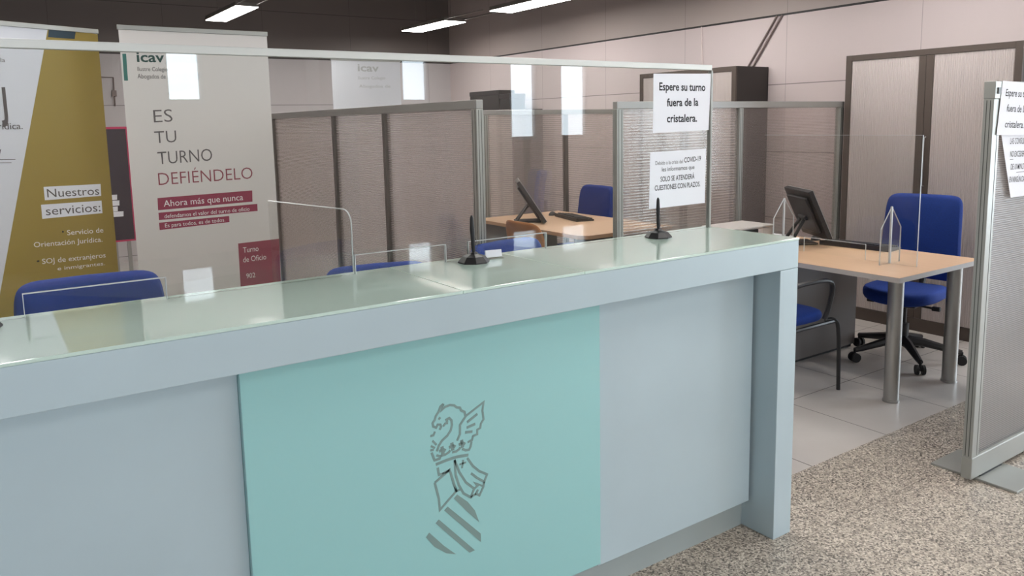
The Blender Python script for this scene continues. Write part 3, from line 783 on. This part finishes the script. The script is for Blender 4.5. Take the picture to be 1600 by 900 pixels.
def office_chair(label, loc, rz, seat_z=.47, back_top=1.05, back_bot=.50):
    """five-star swivel chair, sitter faces local -Y"""
    t = thing('office_chair', label, 'chair', loc, rz, 'blue swivel chairs')
    dz = seat_z-.47
    def fs(x, y, h):
        yy = y; z = seat_z-.075+h - .03*max(0, (-yy/.23-.55))**2*2
        return Vector((x, yy, z+.018*(x/.24)**2))
    obj('seat', pad(bm_(), .46, .44, .46, .075, fs), m_blue, t, True)
    hb = back_top-back_bot
    def fb(x, y, h):
        s = (y/hb+.5)
        z = back_bot+hb*s
        return Vector((x, .20+.03*s+.05*(s-.35)**2-.035*(x/.23)**2*-1*-1+.06-h, z))
    obj('backrest', pad(bm_(), .50, .46, hb, .06, fb, pw=9), m_blue, t, True)
    b = tube(bm_(), smooth_path([(0, .04, seat_z-.09), (0, .20, seat_z-.085), (0, .29, seat_z-.02), (0, .285, back_bot+.22)]), .022, 8)
    obj('back_support', b, m_black, t, True)
    b = bx(bm_(), -.10, .10, -.10, .12, seat_z-.112, seat_z-.078, .012)
    obj('mechanism', b, m_black, t)
    for s in (-1, 1):
        b = tube(bm_(), [(s*.06, -.02, seat_z-.10), (s*.20, -.03, seat_z-.105)], .007, 8); bx(b, s*.20-.025, s*.20+.025, -.045, -.015, seat_z-.118, seat_z-.092, .006)
        obj('lever', b, m_blackm, t)
    b = lathe(bm_(), [(.032, .09), (.032, .24+dz*.5), (.016, .241+dz*.5), (.016, seat_z-.112)], (0, 0, 0), 16)
    obj('gas_column', b, m_black, t, True)
    for k in range(5):
        a = 2*PI*k/5+.35; d = Vector((math.cos(a), math.sin(a), 0))
        lg = obj('leg', tube(bm_(), [d*.02+Vector((0, 0, .125)), d*.12+Vector((0, 0, .12)), d*.30+Vector((0, 0, .083)), d*.335+Vector((0, 0, .078))], [.034, .028, .019, .016], 8), m_black, t, True)
        b = bm_(); sd = Vector((-d.y, d.x, 0)); ctr = d*.335+Vector((0, 0, .030))
        for s in (-1, 1):
            tube(b, [ctr+sd*(s*.011), ctr+sd*(s*.027)], .030, 16)
        tube(b, [ctr+Vector((0, 0, .01)), ctr+Vector((0, 0, .052))], .008, 8)
        tube(b, [ctr-sd*.027, ctr+sd*.027], .008, 8)
        obj('castor', b, m_blackm, lg, True)
    return t
oc = office_chair('blue office chair at the beech desk in front of the tambour doors', (4.86, 2.645, 0), math.radians(-82))
office_chair('blue office chair at the farther desk behind the smoked partition', (4.44, 5.46, 0), math.radians(-93), .44, .985, .46)
dup(oc, (4.9, 7.0, 0), math.radians(-120), 'blue chair blurred behind the ribbed partition of the farther desk', 'blue swivel chairs')
oc2 = office_chair('blue chair back nearest the left edge of the photo behind the counter', (.295, 2.82, 0), math.radians(-2), .50, 1.06, .52)
office_chair('blue chair behind the counter just right of the acrylic divider', (1.36, 2.86, 0), math.radians(-12), .42, .965, .45)
office_chair('blue chair behind the counter beyond the middle pen stand', (2.13, 2.86, 0), math.radians(10), .44, 1.0, .47)

def visitor_chair(label, loc, rz, back_m, seat_m, kind):
    """four-legged armchair, sitter faces local -Y"""
    t = thing('visitor_chair', label, 'chair', loc, rz, 'visitor chairs')
    def fs(x, y, h): return Vector((x, y, .415+h-.02*max(0, -y/.22-.5)**2))
    obj('seat', pad(bm_(), .46, .44, .45, .055, fs), seat_m, t, True)
    def fb(x, y, h):
        s = y/.36+.5
        return Vector((x, .21+.06*s+.05*(x/.22)**2*-1+.035-h, .545+.36*s))
    obj('backrest', pad(bm_(), .46, .40, .36, .035 if kind == 'pad' else .014, fb, pw=5), back_m, t, True)
    for s in (-1, 1):
        obj('leg', tube(bm_(), smooth_path([(s*.265, -.245, 0), (s*.262, -.235, .38), (s*.255, -.20, .425), (s*.22, -.16, .418)]), .0115, 8), m_black, t, True)
        obj('leg', tube(bm_(), smooth_path([(s*.265, .27, 0), (s*.25, .235, .40), (s*.215, .245, .60), (s*.20, .262, .72)]), .0115, 8), m_black, t, True)
        obj('armrest', tube(bm_(), smooth_path([(s*.245, .235, .56), (s*.262, .22, .66), (s*.265, .08, .668), (s*.265, -.10, .664), (s*.262, -.17, .63), (s*.26, -.135, .50), (s*.25, -.11, .435)]), .014, 8), m_black, t, True)
        obj('side_rail', tube(bm_(), [(s*.25, -.20, .41), (s*.25, .24, .41)], .012, 8), m_black, t)
    return t
vc = visitor_chair('blue armchair with black frame tucked behind the counter end', (3.76, 2.81, 0), math.radians(90), m_blue, m_blue, 'pad')
dup(vc, (3.14, 5.02, 0), math.radians(82), 'blue armchair with black arms left of the farther desk beside the ribbed partition', 'visitor chairs')
visitor_chair('black framed chair with orange wood back facing the farther desk', (3.30, 4.33, 0), math.radians(92), m_chairwood, m_chairwood, 'shell')

# ================================================================== BANNERS
def frame_banner(p_left, ux, width, top, label, group, surface, name='roll_up_banner'):
    """pull-up banner: vinyl, top bar, pole and cassette; p_left is the left edge on the floor"""
    p = Vector(p_left); ux = Vector(ux).normalized(); n = Vector((ux.y, -ux.x, 0))   # n faces the viewer
    rz = math.atan2(ux.y, ux.x)
    t = thing(name, label, 'banner', p+ux*width/2, rz, group)
    h = width/2
    obj('vinyl', bx(bm_(), -h, h, 0, .0015, .07, top-.02), surface, t)
    b = bx(bm_(), -h-.006, h+.004, -.006, .008, top-.02, top+.005, .002)
    obj('top_bar', b, m_alu, t)
    obj('cassette', bx(bm_(), -h-.02, h+.02, -.04, .06, .015, .07, .01), m_alu, t)
    obj('pole', tube(bm_(), [(0, .02, .07), (0, .014, top-.01)], .008, 8), m_alu_mid, t)
    for s in (-1, 1): obj('foot', bx(bm_(), s*h*.75-.03, s*h*.75+.03, -.16, .16, 0, .015, .004), m_alu_mid, t)
    return t, n
# right-hand banner
YB2 = 4.70
g = 'pull-up banners behind the counter'
xl = at_y(186, 60, YB2).x; xr = at_y(417, 60, YB2).x
t, n = frame_banner((xl, YB2, 0), (1, 0, 0), xr-xl, 2.115, 'pale pull-up banner reading ES TU TURNO DEFIENDELO behind the glass', g, m_banner)
A = lambda x, y, d=.0: at_y(x, y, YB2-d)
def lettering(parent, mat_, items, at, bold=0, shear=0, nrm=FY, name='lettering'):
    for s, x0, y0, x1, y1, ytop in items:
        P0, P1, T = at(x0, y0), at(x1, y1), at(x0, ytop)
        obj(name, put_text(bm_(), s, P0, P1, abs(T.z-P0.z), None, UZ, nrm, bold, shear), mat_, parent, world=True)
def patch(parent, mat_, quad, at, nrm=FY, name='print', lift=.0007):
    b = bm_(); N_ = Vector(nrm)
    prism(b, [at(*p)+N_*.0002 for p in quad], N_*lift)
    return obj(name, b, mat_, parent, world=True)
lettering(t, m_green_ink, [('icav', 214, 96.5, 257, 97, 80)], A, .02)
lettering(t, m_grey_ink, [('Ilustre Colegio', 215, 111, 262, 111.5, 104), ('Abogados de', 215, 122.5, 259, 123, 115)], A)
lettering(t, m_faint_ink, [('JUSTICIA', 258, 97, 309, 98, 87), ('JOVES SI', 262, 124.5, 312, 124, 114), ('JUSTÍCIA', 262, 143, 308, 141, 132)], A, 0, .15)
lettering(t, m_grey_ink, [('ES', 240.5, 191.5, 270, 190, 170.5), ('TU', 242, 224, 276, 222, 204), ('TURNO', 247, 257, 332, 251, 236)], A, -.006)
lettering(t, m_maroon_ink, [('DEFIÉNDELO', 248, 289.5, 395, 279, 269)], A, -.008)
patch(t, m_teal_ink, [(191, 84), (197, 84), (200, 126), (194, 126)], A, name='print_bar')
for i, qd in enumerate([[(246, 309.5), (394, 297.5), (394.5, 315), (247, 328.5)], [(247.5, 332.5), (402, 318.5), (402.5, 329.5), (248.5, 344)], [(248.5, 348), (358, 337.5), (358.5, 347), (249.5, 359.5)]]):
    patch(t, m_maroon, qd, A, name='print_bar')
AT = lambda x, y: at_y(x, y, YB2-.001)
lettering(t, m_white_ink, [('Ahora más que nunca', 256, 323, 380, 312.5, 312.5), ('defendamos el valor del turno de oficio', 257, 341, 390, 329, 334.5), ('Es para todos, es de todos.', 258, 355.5, 352, 346, 349)], AT)
patch(t, m_maroon_box, [(372, 380.5), (436, 373), (439, 445), (376, 449)], A, name='print_box')
lettering(t, m_white_ink, [('Turno', 380, 395, 404, 392, 386), ('de Oficio', 380, 410, 416, 405, 401), ('902', 385, 435, 399, 433, 427)], AT)
# left-hand banner, turned a little
P1 = Vector((.178, 4.745, 0)); P2 = Vector((.637, 4.93, 0)); u1 = (P2-P1).normalized(); n1 = Vector((u1.y, -u1.x, 0))
W1 = .82
t, n = frame_banner(P2-u1*W1, u1, W1, 2.112, 'white and mustard pull-up banner listing services at the left edge of the photo', g, m_banner_w)
A1 = lambda x, y: at_plane(x, y, P1, n1)
A1T = lambda x, y: at_plane(x, y, P1+n1*.001, n1)
pr = A1(180, 428)
right = lambda y: [A1(150+(y-48)*.088, y)]
def edge_x(y): return P2
b = bm_()
def on_edge(z): return P2+Vector((0, 0, z))
zt = A1(76, 45).z
da, db = A1(75.5, 45)+Vector((0, 0, .01)), A1(-2, 470)
k = ((P2-u1*(W1-.002)-da).dot(u1))/((db-da).dot(u1)); dl = da+(db-da)*k     # where the diagonal meets the left edge
quadm = [da, on_edge(2.09), on_edge(.08)] + ([P2-u1*(W1-.002)+Vector((0, 0, .08)), dl] if dl.z > .08 else [da+(db-da)*((da.z-.08)/(da.z-db.z))])
prism(b, [p+n1*.0002 for p in quadm], n1*.0006); obj('print', b, m_mustard, t, world=True)
patch(t, m_navy, [(76.5, 43.5), (118.5, 46), (116.5, 61), (75, 58)], A1T, n1, 'print_bar')
patch(t, m_paper, [(68, 292), (157, 287.5), (158, 306), (70, 313)], A1T, n1, 'print_bar')
patch(t, m_paper, [(64, 320), (158.5, 313.5), (160, 333), (66, 342)], A1T, n1, 'print_bar')
A1U = lambda x, y: at_plane(x, y, P1+n1*.0014, n1)
lettering(t, m_grey_ink, [('Nuestros', 74, 308.5, 155, 304, 294.5), ('servicios:', 72, 336.5, 157, 330, 322)], A1U, 0, 0, n1)
lettering(t, m_white_ink, [('Servicio de', 105, 367.5, 161.5, 363, 359), ('Orientación Jurídica.', 53, 386.5, 160, 377.5, 378), ('SOJ de extranjeros', 66, 412.5, 165, 402, 404), ('e inmigrantes.', 90, 422.5, 164, 414, 416.5)], A1U, .004, 0, n1)
lettering(t, m_ink, [('•', 97, 366, 100, 365.7, 358), ('•', 57.5, 412, 62, 411.5, 404)], A1U, .01, 0, n1)
lettering(t, m_grey_ink, [('J', 2, 182, 12.5, 181, 136)], A1U, .035, 0, n1)
lettering(t, m_grey_ink, [('Jurídica.', -18, 203, 35.5, 201.5, 192)], A1U, .004, 0, n1)
lettering(t, m_grey_ink, [('la', 1, 97, 8, 97, 90), ('ICAV', -30, 246, 3, 246, 232)], A1U, 0, 0, n1)
patch(t, m_grey_ink, [(-40, 249.5), (24, 248.7), (24, 249.7), (-40, 250.7)], A1T, n1, 'print_bar')
patch(t, m_grey_ink, [(-40, 254.5), (18, 253.7), (18, 254.7), (-40, 255.7)], A1T, n1, 'print_bar')

YB3 = 7.35
xl, xr = at_y(519, 130, YB3).x, at_y(626, 130, YB3).x
t, n = frame_banner((xl, YB3, 0), (1, 0, 0), xr-xl, 2.22, 'white pull-up banner with faint grey logo behind the ribbed partition', g, m_banner_w)
A3 = lambda x, y: at_y(x, y, YB3)
lettering(t, m_faint_ink, [('icav', 559, 111, 592, 112, 99)], A3, .02)
lettering(t, m_faint_ink, [('Ilustre Colegio', 560, 124, 602, 124, 119), ('Abogados de', 561, 137, 610, 137, 132)], A3)

# dark poster standing farther back between the two banners
YD = 7.6
xa, xb = at_y(150, 200, YD).x, at_y(203.5, 200, YD).x
zt, zb = at_y(185, 198, YD).z, at_y(185, 378, YD).z
t = thing('display_board', 'dark display board with magenta border standing between the two banners', 'display board', ((xa+xb)/2, YD, 0))
obj('board', bx(bm_(), xa, xb, YD, YD+.03, zb, zt, .003), m_dark_print, t, world=True)
b = bm_(); e = .028
bx(b, xa, xb, YD-.004, YD, zt-e*.7, zt); bx(b, xb-e*1.4, xb, YD-.004, YD, zb, zt-e*.7); bx(b, xa, xb-e*1.4, YD-.004, YD, zb, zb+e*.5)
obj('border', b, m_magenta, t, world=True)
for xx in (xa+.06, xb-.1): obj('leg', bx(bm_(), xx, xx+.03, YD+.005, YD+.03, 0, zb), m_alu_mid, t, world=True)
for xe, y0, y1 in ((183, 304, 312), (186.5, 313, 321), (184, 322.5, 330), (193, 330, 338)):
    patch(t, m_paper, [(160, y0+2), (xe, y0), (xe, y1), (160, y1+2)], lambda x, y: at_y(x, y, YD-.001), name='caption_strip')

# pale wall fixture between the banners
t = thing('wall_conduit', 'thin dark conduit loop on the back wall between the two banners', 'conduit', at_y(170, 140, YB-.01))
obj('pipe', tube(bm_(), [at_y(150, 120, YB-.012), at_y(177, 121, YB-.012), at_y(180, 166, YB-.012)], .008, 6), m_conduit, t, world=True)
obj('junction_box', bx(bm_(), *(lambda p: (p.x-.025, p.x+.025, YB-.03, YB-.001, p.z-.035, p.z+.035))(at_y(178.5, 146, YB-.02))), m_conduit, t, world=True)

# ================================================================== LAMPS
def lamp(label, x, y0, y1, zl=2.8, wd=.235, rods=True, ycut=None):
    t = thing('linear_lamp', label, 'lamp', (x, (y0+y1)/2, zl), 0, 'linear ceiling lamps')
    L = (y1-y0)/2
    b = bx(bm_(), -wd/2, wd/2, -L, L, .006, .05, .003)
    obj('housing', b, m_lampbody, t)
    obj('diffuser', bx(bm_(), -wd/2+.004, wd/2-.004, -L+.004, L-.004, 0, .0055), m_lamp, t)
    for s in (-1, 1):
        if rods: obj('track_rod', tube(bm_(), [(s*wd*.42, -L, .03), (s*wd*.42, -L-.82, .03)], .006, 6), m_lampbody, t)
        obj('suspension_wire', tube(bm_(), [(0, s*L*.8, .05), (0, s*L*.8, ZC-zl)], .002, 5), m_lampbody, t)
    return t
lamp('lit linear lamp at upper left above the pale banner', 2.485, 8.37, 9.615)
lamp('lit linear lamp nearest the back right corner', 5.01, 8.45, 9.6, 2.8, .30)
lamp('lit linear lamp cut by the top edge of the photo', 5.05, 6.42, 7.52, 2.8, .30)
for X in (7.55, 5.05, 2.485, 0.0):  # unseen rows repeated for light; hall ones added to brighten the counter
    for Yc in (6.95, 4.9, 2.85, .6, -1.6, -3.8):
        if (X == 5.05 and Yc > 6) or (X > 6 and Yc > 1) or (X == 0 and -1 < Yc < 2): continue
        lamp('unseen linear lamp overhead, repeated for light', X, Yc-.58, Yc+.58, 2.8, .27, Yc > -1)
